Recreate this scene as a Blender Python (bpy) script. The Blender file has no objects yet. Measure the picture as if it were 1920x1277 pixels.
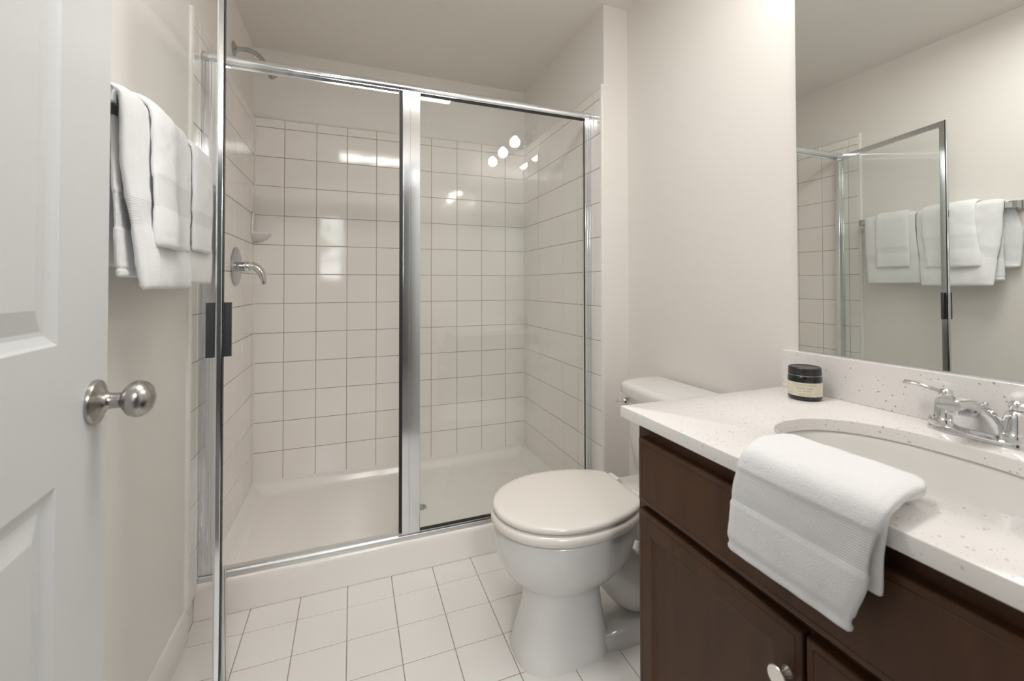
import bpy, bmesh, math, random
from mathutils import Vector, Matrix, Quaternion, noise
R = math.radians
random.seed(7)
S = bpy.context.scene
COL = S.collection

# ------------------------------------------------------------------ camera
cam = bpy.data.cameras.new('camera')
cam.sensor_width = 36.0; cam.sensor_fit = 'HORIZONTAL'
cam.lens = 829.27 / 1920 * 36
cam.shift_x = (960 - 989.03) / 1920
cam.shift_y = (522.9 - 638.5) / 1920
cam.clip_start = 0.01
cam.dof.use_dof = True
cam.dof.focus_distance = 1.9
cam.dof.aperture_fstop = 5.0
camo = bpy.data.objects.new('camera', cam); COL.objects.link(camo)
Fv = Vector((0.36771, 0.92983, 0.014357)); Rv = Vector((0.929933, -0.367723, -0.0018606)); Uv = Vector((-0.0035495, -0.0140355, 0.999895))
camo.matrix_world = Matrix(((Rv.x, Uv.x, -Fv.x, 0), (Rv.y, Uv.y, -Fv.y, 0), (Rv.z, Uv.z, -Fv.z, 1.1112), (0, 0, 0, 1)))
S.camera = camo

# ------------------------------------------------------------------ world, lights, exposure
S.cycles.max_bounces = 20; S.cycles.diffuse_bounces = 12; S.cycles.glossy_bounces = 6; S.cycles.transparent_max_bounces = 24
S.view_settings.view_transform = 'Standard'
S.view_settings.look = 'None'
S.view_settings.exposure = 0.46
S.view_settings.gamma = 1.0
S.view_settings.use_curve_mapping = False
W = bpy.data.worlds.new('sky'); S.world = W; W.use_nodes = True
WB = W.node_tree.nodes['Background']
WB.inputs[0].default_value = (0.93, 0.97, 1.0, 1)
WB.inputs[1].default_value = 8.0

BULB_STRENGTH = 28.0        # the three lamps of the vanity light
BATH_LAMP = 7.0             # flush ceiling lamp of the bathroom (W)
ROOM_FILL = 24.0            # fill light added in the bedroom behind the camera (W)


def area_light(name, loc, size, power, color, rot=(0, 0, 0), shape='DISK'):
    l = bpy.data.lights.new(name, 'AREA'); l.shape = shape; l.size = size if not isinstance(size, tuple) else size[0]
    if isinstance(size, tuple): l.size_y = size[1]
    l.energy = power; l.color = color
    o = bpy.data.objects.new(name, l); COL.objects.link(o); o.location = loc; o.rotation_euler = rot
    return o


area_light('bathroom_lamp_light', (0.24, 0.83, 2.312), (0.70, 0.28), BATH_LAMP, (1.0, 0.98, 0.955), shape='RECTANGLE')
area_light('bedroom_fill_light', (0.1, -1.3, 2.30), 0.5, ROOM_FILL, (1.0, 0.975, 0.95))  # added fill light, brightens the bathroom through the doorway


# ------------------------------------------------------------------ materials
def mat(name, color, rough=0.5, metal=0.0, spec=0.5, coat=0.0):
    m = bpy.data.materials.new(name); m.use_nodes = True
    b = m.node_tree.nodes['Principled BSDF']
    b.inputs['Base Color'].default_value = (*color, 1)
    b.inputs['Roughness'].default_value = rough
    b.inputs['Metallic'].default_value = metal
    b.inputs['Specular IOR Level'].default_value = spec
    b.inputs['Coat Weight'].default_value = coat
    return m, m.node_tree, b


def texco(nt, scale=(1, 1, 1)):
    t = nt.nodes.new('ShaderNodeTexCoord'); mp = nt.nodes.new('ShaderNodeMapping')
    mp.inputs['Scale'].default_value = scale
    nt.links.new(t.outputs['Object'], mp.inputs['Vector'])
    return mp.outputs['Vector']


def add_bump(nt, b, scale, strength, dist=0.001, detail=3, vec=None):
    n = nt.nodes.new('ShaderNodeTexNoise'); n.inputs['Scale'].default_value = scale; n.inputs['Detail'].default_value = detail
    nt.links.new(vec if vec is not None else texco(nt), n.inputs['Vector'])
    bp = nt.nodes.new('ShaderNodeBump'); bp.inputs['Strength'].default_value = strength; bp.inputs['Distance'].default_value = dist
    nt.links.new(n.outputs['Fac'], bp.inputs['Height']); nt.links.new(bp.outputs['Normal'], b.inputs['Normal'])
    return n


M = {}
M['paint'], nt, b = mat('wall_paint', (0.80, 0.775, 0.745), 0.55); add_bump(nt, b, 260, 0.12)
M['ceil'], nt, b = mat('ceiling_paint', (0.79, 0.76, 0.725), 0.8); add_bump(nt, b, 200, 0.12)
M['trim'], nt, b = mat('white_trim_paint', (0.80, 0.785, 0.76), 0.3)
M['door'], nt, b = mat('door_paint', (0.68, 0.70, 0.71), 0.38); add_bump(nt, b, 120, 0.05)
M['tile'], nt, b = mat('glazed_tile', (0.85, 0.82, 0.79), 0.06); add_bump(nt, b, 14, 0.10, 0.002, 1)
M['floor'], nt, b = mat('floor_tile', (0.78, 0.76, 0.74), 0.28); add_bump(nt, b, 18, 0.06, 0.002, 1)
M['grout'], nt, b = mat('wall_grout', (0.30, 0.25, 0.21), 0.9)
M['acrylic'], nt, b = mat('shower_acrylic', (0.84, 0.81, 0.78), 0.16)
M['china'], nt, b = mat('vitreous_china', (0.75, 0.745, 0.73), 0.05)
M['seat'], nt, b = mat('seat_plastic', (0.80, 0.765, 0.725), 0.14)
M['chrome'], nt, b = mat('chrome', (0.74, 0.745, 0.755), 0.06, 1.0)
M['alu'], nt, b = mat('polished_aluminium', (0.80, 0.82, 0.84), 0.12, 1.0)
M['alu_satin'], nt, b = mat('satin_track', (0.80, 0.80, 0.80), 0.38, 1.0)
M['alu_dark'], nt, b = mat('satin_aluminium', (0.50, 0.51, 0.53), 0.25, 1.0)
M['handle'], nt, b = mat('handle_metal', (0.13, 0.13, 0.135), 0.35, 1.0)
M['nickel'], nt, b = mat('satin_nickel', (0.46, 0.44, 0.42), 0.27, 1.0)
M['knobface'], nt, b = mat('brushed_nickel', (0.84, 0.81, 0.78), 0.35, 1.0)
M['gasket'], nt, b = mat('black_gasket', (0.012, 0.010, 0.010), 0.5)
M['mirror'], nt, b = mat('mirror_silver', (0.85, 0.87, 0.85), 0.0, 1.0)
M['mirror_edge'], nt, b = mat('mirror_edge', (0.35, 0.42, 0.40), 0.2, 0.4)
M['jar'], nt, b = mat('black_glass', (0.006, 0.008, 0.009), 0.08, coat=0.3)
M['jarlid'], nt, b = mat('black_lid', (0.022, 0.018, 0.018), 0.33)
M['label'], nt, b = mat('cream_label', (0.74, 0.70, 0.57), 0.6)
M['ink'], nt, b = mat('label_ink', (0.10, 0.09, 0.08), 0.7)
M['bedroom'], nt, b = mat('dimmed_wall_paint', (0.13, 0.135, 0.14), 0.8)  # dimness of the bedroom put into the wall colour, keeps reflections dark
M['carpet'], nt, b = mat('dimmed_carpet', (0.16, 0.155, 0.15), 0.95); add_bump(nt, b, 500, 0.5, 0.004)  # darkened along with the walls, room shade put into the colour
M['leaf'], nt, b = mat('leaves', (0.12, 0.30, 0.06), 0.6)
M['bark'], nt, b = mat('bark', (0.12, 0.08, 0.05), 0.8)
M['lawn'], nt, b = mat('lawn', (0.20, 0.34, 0.10), 0.9)

M['bulb'] = bpy.data.materials.new('lamp_glow'); M['bulb'].use_nodes = True
nt = M['bulb'].node_tree; b = nt.nodes['Principled BSDF']
b.inputs['Base Color'].default_value = (1, 1, 1, 1); b.inputs['Emission Color'].default_value = (1.0, 0.965, 0.93, 1); b.inputs['Emission Strength'].default_value = BULB_STRENGTH
M['diffuser'] = bpy.data.materials.new('lamp_diffuser'); M['diffuser'].use_nodes = True
b = M['diffuser'].node_tree.nodes['Principled BSDF']
b.inputs['Base Color'].default_value = (.9, .9, .88, 1); b.inputs['Emission Color'].default_value = (1, .94, .86, 1); b.inputs['Emission Strength'].default_value = 2.0

# towel: terry loops as fine noise bump
M['terry'], nt, b = mat('white_terry', (0.84, 0.85, 0.865), 0.95, spec=0.1)
b.inputs['Sheen Weight'].default_value = 0.25
add_bump(nt, b, 420, 0.34, 0.003, 4)
M['terry_band'], nt, b = mat('woven_band', (0.80, 0.81, 0.825), 0.85, spec=0.15)
w_ = nt.nodes.new('ShaderNodeTexWave'); w_.bands_direction = 'Z'; w_.inputs['Scale'].default_value = 90; w_.inputs['Distortion'].default_value = 0.6
nt.links.new(texco(nt), w_.inputs['Vector'])
bp = nt.nodes.new('ShaderNodeBump'); bp.inputs['Strength'].default_value = 0.35; bp.inputs['Distance'].default_value = 0.0015
nt.links.new(w_.outputs['Fac'], bp.inputs['Height']); nt.links.new(bp.outputs['Normal'], b.inputs['Normal'])

# dark stained wood
M['wood'], nt, b = mat('dark_stained_wood', (0.07, 0.036, 0.02), 0.50, spec=0.35)
n = nt.nodes.new('ShaderNodeTexNoise'); n.inputs['Scale'].default_value = 5; n.inputs['Detail'].default_value = 6; n.inputs['Roughness'].default_value = 0.6
nt.links.new(texco(nt, (1, 3, 0.6)), n.inputs['Vector'])
r_ = nt.nodes.new('ShaderNodeValToRGB')
r_.color_ramp.elements[0].position = 0.3; r_.color_ramp.elements[0].color = (0.052, 0.0215, 0.0085, 1)
r_.color_ramp.elements[1].position = 0.72; r_.color_ramp.elements[1].color = (0.090, 0.038, 0.0145, 1)
nt.links.new(n.outputs['Fac'], r_.inputs['Fac']); nt.links.new(r_.outputs['Color'], b.inputs['Base Color'])

# quartz with grey flecks
M['quartz'], nt, b = mat('speckled_quartz', (0.84, 0.80, 0.765), 0.16)
vec = texco(nt)
prev = None
base = (0.82, 0.80, 0.79, 1)
for i, (sc, thr, colr) in enumerate([(95, 0.13, (0.50, 0.47, 0.45, 1)), (190, 0.14, (0.60, 0.57, 0.55, 1)), (70, 0.075, (0.33, 0.31, 0.30, 1))]):
    dn = nt.nodes.new('ShaderNodeTexNoise'); dn.inputs['Scale'].default_value = sc * 1.7
    nt.links.new(vec, dn.inputs['Vector'])
    va = nt.nodes.new('ShaderNodeVectorMath'); va.operation = 'MULTIPLY_ADD'
    va.inputs[1].default_value = (0.006,) * 3
    nt.links.new(dn.outputs['Color'], va.inputs[0]); nt.links.new(vec, va.inputs[2])
    v = nt.nodes.new('ShaderNodeTexVoronoi'); v.inputs['Scale'].default_value = sc
    nt.links.new(va.outputs[0], v.inputs['Vector'])
    # only some cells carry a fleck
    sep = nt.nodes.new('ShaderNodeSeparateColor'); nt.links.new(v.outputs['Color'], sep.inputs[0])
    gt = nt.nodes.new('ShaderNodeMath'); gt.operation = 'LESS_THAN'; gt.inputs[1].default_value = 0.42 if i < 2 else 0.25
    nt.links.new(sep.outputs[0], gt.inputs[0])
    lt = nt.nodes.new('ShaderNodeMapRange'); lt.inputs[1].default_value = thr; lt.inputs[2].default_value = thr + 0.08; lt.inputs[3].default_value = 1; lt.inputs[4].default_value = 0
    nt.links.new(v.outputs['Distance'], lt.inputs[0])
    mu = nt.nodes.new('ShaderNodeMath'); mu.operation = 'MULTIPLY'
    nt.links.new(gt.outputs[0], mu.inputs[0]); nt.links.new(lt.outputs[0], mu.inputs[1])
    mx = nt.nodes.new('ShaderNodeMix'); mx.data_type = 'RGBA'
    nt.links.new(mu.outputs[0], mx.inputs['Factor'])
    if prev is None: mx.inputs['A'].default_value = base
    else: nt.links.new(prev, mx.inputs['A'])
    mx.inputs['B'].default_value = colr
    prev = mx.outputs['Result']
nt.links.new(prev, b.inputs['Base Color'])


def glass(name, tint):
    """clear pane: Fresnel-weighted mirror reflection over straight transmission, the same for every ray"""
    m = bpy.data.materials.new(name); m.use_nodes = True; nt = m.node_tree
    for x in list(nt.nodes): nt.nodes.remove(x)
    out = nt.nodes.new('ShaderNodeOutputMaterial'); mix = nt.nodes.new('ShaderNodeMixShader')
    tr = nt.nodes.new('ShaderNodeBsdfTransparent'); tr.inputs[0].default_value = (*tint, 1)
    gl = nt.nodes.new('ShaderNodeBsdfGlossy'); gl.inputs['Roughness'].default_value = 0.0; gl.inputs[0].default_value = (1, 1, 1, 1)
    fr = nt.nodes.new('ShaderNodeFresnel'); ge = nt.nodes.new('ShaderNodeNewGeometry')
    mr = nt.nodes.new('ShaderNodeMapRange'); mr.inputs[3].default_value = 1.5; mr.inputs[4].default_value = 1 / 1.5
    nt.links.new(ge.outputs['Backfacing'], mr.inputs[0]); nt.links.new(mr.outputs[0], fr.inputs['IOR'])
    nt.links.new(fr.outputs[0], mix.inputs[0]); nt.links.new(tr.outputs[0], mix.inputs[1]); nt.links.new(gl.outputs[0], mix.inputs[2])
    nt.links.new(mix.outputs[0], out.inputs[0])
    return m


M['glass'] = glass('shower_glass', (0.982, 0.99, 0.985))
M['clear'] = glass('clear_glass', (0.97, 0.97, 0.97))


# ------------------------------------------------------------------ helpers
def setp(o, label=None, cat=None, group=None, kind=None):
    if label: o['label'] = label
    if cat: o['category'] = cat
    if group: o['group'] = group
    if kind: o['kind'] = kind
    return o


def thing(name, label, cat, loc=(0, 0, 0), rotz=0, group=None):
    o = bpy.data.objects.new(name, None); COL.objects.link(o)
    o.location = loc; o.rotation_euler = (0, 0, rotz); o.empty_display_size = 0.05
    return setp(o, label, cat, group)


def obj(name, bm, m, parent=None, loc=(0, 0, 0), rot=(0, 0, 0), smooth=35, bevel=0, seg=2):
    bmesh.ops.remove_doubles(bm, verts=bm.verts, dist=1e-6)
    bmesh.ops.recalc_face_normals(bm, faces=bm.faces)
    for f in bm.faces: f.smooth = smooth != 0
    if smooth:
        for e in bm.edges:
            if len(e.link_faces) == 2 and e.calc_face_angle(0) > R(smooth): e.smooth = False
    me = bpy.data.meshes.new(name); bm.to_mesh(me); bm.free()
    for x in (m if isinstance(m, (list, tuple)) else [m]): me.materials.append(x)
    o = bpy.data.objects.new(name, me); COL.objects.link(o)
    o.location = loc; o.rotation_euler = rot
    if parent: o.parent = parent
    if bevel:
        md = o.modifiers.new('bevel', 'BEVEL'); md.width = bevel; md.segments = seg; md.limit_method = 'ANGLE'; md.angle_limit = R(40); md.harden_normals = False
    return o


def struct(name, bm, m, **k):
    o = obj(name, bm, m, **k)
    if not k.get('parent'): o['kind'] = 'structure'
    return o


def box(bm, x0, x1, y0, y1, z0, z1, mi=0):
    v = [bm.verts.new(p) for p in [(x0, y0, z0), (x1, y0, z0), (x1, y1, z0), (x0, y1, z0), (x0, y0, z1), (x1, y0, z1), (x1, y1, z1), (x0, y1, z1)]]
    for f in [(0, 3, 2, 1), (4, 5, 6, 7), (0, 1, 5, 4), (1, 2, 6, 5), (2, 3, 7, 6), (3, 0, 4, 7)]:
        bm.faces.new([v[i] for i in f]).material_index = mi
    return v


def B(*a):
    bm = bmesh.new(); box(bm, *a); return bm


def loft(bm, rings, cap0=True, cap1=True, closed=True, mi=0):
    """rings: lists of equally many points; joined in order"""
    vs = [[bm.verts.new(p) for p in r] for r in rings]
    n = len(vs[0])
    for a, c in zip(vs, vs[1:]):
        for i in range(n if closed else n - 1):
            j = (i + 1) % n
            bm.faces.new((a[i], a[j], c[j], c[i])).material_index = mi
    if cap0: bm.faces.new(list(reversed(vs[0]))).material_index = mi
    if cap1: bm.faces.new(vs[-1]).material_index = mi
    return vs


def lathe(bm, prof, n=48, axis='z', o=(0, 0, 0), cap=True, mi=0):
    """prof: (radius, height) pairs"""
    rings = []
    for r, h in prof:
        ring = []
        for i in range(n):
            a = 2 * math.pi * i / n; c, s = r * math.cos(a), r * math.sin(a)
            p = {'z': (c, s, h), 'x': (h, c, s), 'y': (s, h, c)}[axis]
            ring.append((p[0] + o[0], p[1] + o[1], p[2] + o[2]))
        rings.append(ring)
    return loft(bm, rings, cap, cap, mi=mi)


def spline(pts, n):
    """Catmull-Rom through points (any dimension)"""
    out = []
    P = [pts[0]] + list(pts) + [pts[-1]]
    segs = len(pts) - 1
    for k in range(n + 1):
        t = k / n * segs; i = min(int(t), segs - 1); u = t - i
        a, b_, c, d = P[i], P[i + 1], P[i + 2], P[i + 3]
        out.append(tuple(0.5 * ((2 * b_[j]) + (-a[j] + c[j]) * u + (2 * a[j] - 5 * b_[j] + 4 * c[j] - d[j]) * u * u + (-a[j] + 3 * b_[j] - 3 * c[j] + d[j]) * u ** 3) for j in range(len(b_))))
    return out


def tube(bm, pts, rad, n=16, k=None, mi=0, flat=1.0):
    """round tube along pts; rad number or list at control points"""
    if not isinstance(rad, (list, tuple)): rad = [rad] * len(pts)
    q = [(*p, r) for p, r in zip(pts, rad)]
    if k: q = spline(q, k)
    P = [Vector(p[:3]) for p in q]; rr = [p[3] for p in q]
    rings = []; up = None
    for i, p in enumerate(P):
        d = (P[min(i + 1, len(P) - 1)] - P[max(i - 1, 0)]).normalized()
        if up is None:
            up = Vector((0, 0, 1)) if abs(d.z) < 0.9 else Vector((0, 1, 0))
        s = d.cross(up).normalized(); up = s.cross(d).normalized()
        rings.append([p + (s * math.cos(2 * math.pi * j / n) + up * flat * math.sin(2 * math.pi * j / n)) * rr[i] for j in range(n)])
    loft(bm, rings, mi=mi)


def superring(cx, cy, z, af, ab, b, n=56, e=2.0, cut=None):
    """egg ring: front half (towards -x) length af, back half ab, half width b"""
    out = []
    for i in range(n):
        t = 2 * math.pi * i / n; c, s = math.cos(t), math.sin(t)
        x = -math.copysign(abs(c) ** (2 / e), c); y = math.copysign(abs(s) ** (2 / e), s)
        x = cx + x * (af if x < 0 else ab)
        if cut is not None: x = min(x, cut)
        out.append((x, cy + y * b, z))
    return out


def grid_holes(lines):
    return list(zip(lines, lines[1:]))


def tile_field(name, U, V, origin, ua, va, na, tile_mat, gap=0.0026, depth=0.009, parent=None, skip=None, jitter=0.0012):
    """tiled surface: every tile a bevelled slab, grout bed behind; ua, va, na unit axes, na towards the viewer"""
    bm = bmesh.new(); ua, va, na, origin = map(Vector, (ua, va, na, origin))
    bt = bmesh.new()

    def P(u, v, w): return origin + ua * u + va * v + na * w
    h = gap / 2; e = 0.0014
    for i, (u0, u1) in enumerate(grid_holes(U)):
        for j, (v0, v1) in enumerate(grid_holes(V)):
            if skip and skip(0.5 * (u0 + u1), 0.5 * (v0 + v1)): continue
            tu, tv = random.uniform(-jitter, jitter), random.uniform(-jitter, jitter)
            cu, cv = (u0 + u1) / 2, (v0 + v1) / 2

            def T(u, v, w): return P(u, v, w + (u - cu) * tu + (v - cv) * tv)
            a0, a1, b0, b1 = u0 + h, u1 - h, v0 + h, v1 - h
            lo = [bm.verts.new(T(*q)) for q in [(a0, b0, -0.004), (a1, b0, -0.004), (a1, b1, -0.004), (a0, b1, -0.004)]]
            mid = [bm.verts.new(T(*q)) for q in [(a0, b0, -0.0012), (a1, b0, -0.0012), (a1, b1, -0.0012), (a0, b1, -0.0012)]]
            hi = [bm.verts.new(T(*q)) for q in [(a0 + e, b0 + e, 0), (a1 - e, b0 + e, 0), (a1 - e, b1 - e, 0), (a0 + e, b1 - e, 0)]]
            for x, y in ((lo, mid), (mid, hi)):
                for k in range(4): bm.faces.new((x[k], x[(k + 1) % 4], y[(k + 1) % 4], y[k]))
            bm.faces.new(hi)
    # grout bed
    u0, u1, v0, v1 = U[0], U[-1], V[0], V[-1]
    q = [bm.verts.new(P(*p)) for p in [(u0, v0, -0.0016), (u1, v0, -0.0016), (u1, v1, -0.0016), (u0, v1, -0.0016), (u0, v0, -depth), (u1, v0, -depth), (u1, v1, -depth), (u0, v1, -depth)]]
    for f in [(0, 1, 2, 3), (7, 6, 5, 4), (0, 4, 5, 1), (1, 5, 6, 2), (2, 6, 7, 3), (3, 7, 4, 0)]:
        bm.faces.new([q[i] for i in f]).material_index = 1
    o = obj(name, bm, [tile_mat, M['grout']], parent, smooth=20)
    o['kind'] = 'structure'
    return o


def panel_rings(bm, a0, a1, b0, b1, prof, place, cap=True):
    """concentric rectangular rings: prof = (inset, height) pairs; place(a, b, h) -> point"""
    rings = []
    for ins, h in prof:
        rings.append([place(a0 + ins, b0 + ins, h), place(a1 - ins, b0 + ins, h), place(a1 - ins, b1 - ins, h), place(a0 + ins, b1 - ins, h)])
    return loft(bm, rings, cap0=False, cap1=cap)


# ------------------------------------------------------------------ room dimensions
XL, XWL = -0.4765, -0.486            # tile face and paint face of the left wall
XR, XRS = 1.024, 1.034               # tile face and paint face of the shower's right side
XW = 1.158                           # wall with the mirror
YB = 2.6535                          # tile face of the shower's back wall
YS = 1.690                           # face of the short wall end beside the shower
YF = 0.15                            # wall with the entry door
ZC = 2.3607
Z0, P_ = 1.9445, 0.1546

# ------------------------------------------------------------------ structure
struct('wall_back', B(-0.60, 1.30, YB + 0.009, YB + 0.12, 0, ZC + 0.1), M['paint'])
struct('wall_left', B(XWL - 0.12, XWL, YF - 0.12, YB + 0.009, 0, ZC + 0.1), M['paint'])
struct('wall_right', B(XW, XW + 0.12, YF - 0.12, YB + 0.009, 0, ZC + 0.1), M['paint'])
struct('wall_partition', B(XRS, XW, YS, YB + 0.009, 0, ZC), M['paint'])
bm = bmesh.new()
box(bm, XWL, -0.375, YF - 0.12, YF, 0, ZC); box(bm, 0.46, XW, YF - 0.12, YF, 0, ZC); box(bm, -0.375, 0.46, YF - 0.12, YF, 2.04, ZC)
struct('wall_front', bm, M['paint'])
struct('ceiling', B(XWL - 0.12, XW + 0.12, YF - 0.12, YB + 0.12, ZC, ZC + 0.1), M['ceil'])
struct('floor_subfloor', B(XWL - 0.12, XW + 0.12, YF, YB + 0.12, -0.10, -0.009), M['grout'])['kind'] = 'structure'

fx, fy = -0.3220, 1.6658
U = [XWL] + [fx + P_ * k for k in range(0, 10)] + [XW]
V = [YF] + [fy - P_ * k for k in range(9, -1, -1)] + [1.790]
tile_field('floor', U, V, (0, 0, 0), (1, 0, 0), (0, 1, 0), (0, 0, 1), M['floor'], gap=0.0024, jitter=0.0006)

rows = [0.0925] + [Z0 - P_ * k for k in range(11, -1, -1)] + [1.9915]
cols = [XL] + [-0.4929 + P_ * k for k in range(1, 10)] + [XR]
tile_field('wall_back_tiles', cols, rows, (0, YB, 0), (1, 0, 0), (0, 0, 1), (0, -1, 0), M['tile'])
side = [1.7057, 1.763] + [1.763 + 0.1615 * k for k in range(1, 6)] + [YB]
rows_s = rows[:-1] + [1.9915]
tile_field('wall_left_tiles', side, rows_s, (XL, 0, 0), (0, 1, 0), (0, 0, 1), (1, 0, 0), M['tile'])
tile_field('wall_right_tiles', side, rows_s, (XR, 0, 0), (0, 1, 0), (0, 0, 1), (-1, 0, 0), M['tile'])


def bullnose(name, x_face, x_wall, y0, y1, z0, z1):
    s = 1 if x_face > x_wall else -1
    prof = [(x_wall, y0), (x_wall + s * 0.004, y0), (x_face - s * 0.002, y0 + 0.003), (x_face, y0 + 0.007), (x_face, y1), (x_wall, y1)]
    bm = bmesh.new(); loft(bm, [[(x, y, z0) for x, y in prof], [(x, y, z1) for x, y in prof]])
    return struct(name, bm, M['trim'], smooth=50)


bullnose('trim_1', XL, XWL, 1.690, 1.7057, 0.0925, 2.006)
bullnose('trim_2', XR, XRS, 1.692, 1.7057, 0.10, 2.006)


def baseboard(name, p0, p1, nrm, h=0.098, t=0.013):
    """p0, p1 ends on the wall line; nrm into the room"""
    p0, p1, nrm = Vector((*p0, 0)), Vector((*p1, 0)), Vector((*nrm, 0))
    prof = [(0, 0), (t, 0), (t, h - 0.022), (t - 0.003, h - 0.016), (t - 0.005, h - 0.010), (t - 0.006, h - 0.004), (0.003, h), (0, h)]
    bm = bmesh.new(); loft(bm, [[p + nrm * a + Vector((0, 0, z)) for a, z in prof] for p in (p0, p1)])
    struct(name, bm, M['trim'], smooth=50)


baseboard('baseboard_left', (XWL, YF), (XWL, 1.690), (1, 0))
baseboard('baseboard_right', (XW, 0.88), (XW, YS), (-1, 0))
baseboard('baseboard_back', (XW, YS), (XRS, YS), (0, -1))

# ---- the bedroom behind the camera, seen only as reflection in glass and tiles
struct('floor_bedroom', B(-1.9, 2.1, -2.75, YF, -0.02, 0.0), M['carpet'])
struct('ceiling_bedroom', B(-1.9, 2.1, -2.75, YF - 0.12, ZC, ZC + 0.1), M['bedroom'])
struct('wall_bedroom_left', B(-2.0, -1.9, -2.75, YF - 0.12, 0, ZC + .1), M['bedroom'])
struct('wall_bedroom_right', B(2.1, 2.2, -2.75, YF - 0.12, 0, ZC + .1), M['bedroom'])
bm = bmesh.new()
box(bm, -1.9, XWL - 0.12, YF - 0.12, YF - 0.02, 0, ZC); box(bm, XW + 0.12, 2.1, YF - 0.12, YF - 0.02, 0, ZC)
struct('wall_bedroom_front', bm, M['bedroom'])
wx0, wx1, wz0, wz1 = -1.08, -0.14, 1.18, 2.28
bm = bmesh.new()
box(bm, -1.9, wx0, -2.85, -2.75, 0, ZC); box(bm, wx1, 2.1, -2.85, -2.75, 0, ZC); box(bm, wx0, wx1, -2.85, -2.75, 0, wz0); box(bm, wx0, wx1, -2.85, -2.75, wz1, ZC)
struct('wall_bedroom_back', bm, M['bedroom'])
bm = bmesh.new()
for a in ((wx0 - .05, wx0 + .03, wz0 - .05, wz1 + .05), (wx1 - .03, wx1 + .05, wz0 - .05, wz1 + .05), (wx0, wx1, wz0 - .05, wz0 + .03), (wx0, wx1, wz1 - .03, wz1 + .05), (wx0, wx1, 1.74, 1.77)):
    box(bm, a[0], a[1], -2.83, -2.735, a[2], a[3])
win = struct('window_1', bm, M['trim'])
obj('pane', B(wx0 + .03, wx1 - .03, -2.80, -2.795, wz0 + .03, wz1 - .03), M['clear'], win)
struct('ground', B(-9, 9, -14, -2.85, -0.25, -0.2), M['lawn'])
for k, (tx, ty, sc) in enumerate([(-1.3, -6.2, 1.0), (0.6, -7.0, 1.25)]):
    t = thing('tree', ['leafy green tree outside the bedroom window, nearer one', 'taller leafy green tree outside the bedroom window'][k], 'tree', (tx, ty, -0.2))
    bm = bmesh.new(); tube(bm, [(0, 0, 0), (0.03, 0, 0.9 * sc), (0, 0.05, 1.7 * sc)], [0.10, 0.08, 0.05], 10, 6); obj('trunk', bm, M['bark'], t)
    bm = bmesh.new()
    for q in range(420):
        d = Vector((random.gauss(0, 1), random.gauss(0, 1), random.gauss(0, 1))).normalized() * random.uniform(0.3, 1.0) * sc
        c = Vector((d.x, d.y, 2.1 * sc + d.z * 0.95)); s = 0.10
        a_ = Vector((random.gauss(0, 1), random.gauss(0, 1), random.gauss(0, 1))).normalized(); b_ = a_.orthogonal().normalized()
        bm.faces.new([bm.verts.new(c + a_ * s), bm.verts.new(c + b_ * s * .5), bm.verts.new(c - a_ * s), bm.verts.new(c - b_ * s * .5)])
    f = obj('foliage', bm, M['leaf'], t)

# door casing on the bathroom side
bm = bmesh.new()
box(bm, -0.375, -0.357, YF - 0.125, YF, 0, 2.04); box(bm, 0.442, 0.46, YF - 0.125, YF, 0, 2.04); box(bm, -0.375, 0.46, YF - 0.125, YF, 2.022, 2.04)
box(bm, 0.475, 0.53, YF, YF + 0.012, 0, 2.10); box(bm, -0.435, -0.375, YF, YF + 0.015, 0, 2.10); box(bm, -0.375, 0.475, YF, YF + 0.012, 2.04, 2.10)
struct('trim_3', bm, M['trim'])

# ------------------------------------------------------------------ entry door, swung open along the left wall
DW = 0.70
da_ = R(3.5)
LE = Vector((-0.3603, 0.897, 0))           # latch edge, room face
dd = Vector((-math.sin(da_), math.cos(da_), 0)); dn_ = Vector((dd.y, -dd.x, 0))
hinge_pt = LE - dd * DW


def dpl(a, z, h):   # a = distance from the hinge edge, h = out of the room face
    return hinge_pt + dd * a + Vector((0, 0, z)) + dn_ * h


bm = bmesh.new()
Zb, Zt = 0.012, 2.03
st, st_in = 0.150, 0.0
pan = [(0.11, DW - 0.148, 0.20, 0.855), (0.11, DW - 0.148, 1.035, 1.90)]
prof = [(0, 0), (0.004, -0.003), (0.014, -0.0075), (0.020, -0.008), (0.0445, -0.0022), (0.047, -0.0015)]


def face(pts): bm.faces.new([bm.verts.new(p) for p in pts])


for side_h, sgn in ((0.0, 1), (-0.035, -1)):
    def PL(a, z, h, side_h=side_h, sgn=sgn): return dpl(a, z, side_h + sgn * h)
    a0, a1 = pan[0][0], pan[0][1]
    for q in [(0, a0, Zb, Zt), (a1, DW, Zb, Zt), (a0, a1, Zb, 0.20), (a0, a1, 0.855, 1.035), (a0, a1, 1.90, Zt)]:
        face([PL(q[0], q[2], 0), PL(q[1], q[2], 0), PL(q[1], q[3], 0), PL(q[0], q[3], 0)])
    for q in pan: panel_rings(bm, *q, prof, PL)
for q in [((0, Zb), (DW, Zb)), ((DW, Zb), (DW, Zt)), ((DW, Zt), (0, Zt)), ((0, Zt), (0, Zb))]:
    face([dpl(*q[0], 0), dpl(*q[1], 0), dpl(*q[1], -0.035), dpl(*q[0], -0.035)])
door = struct('door_1', bm, M['door'], smooth=0)
kz, ka = 0.938, DW - 0.045
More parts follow.
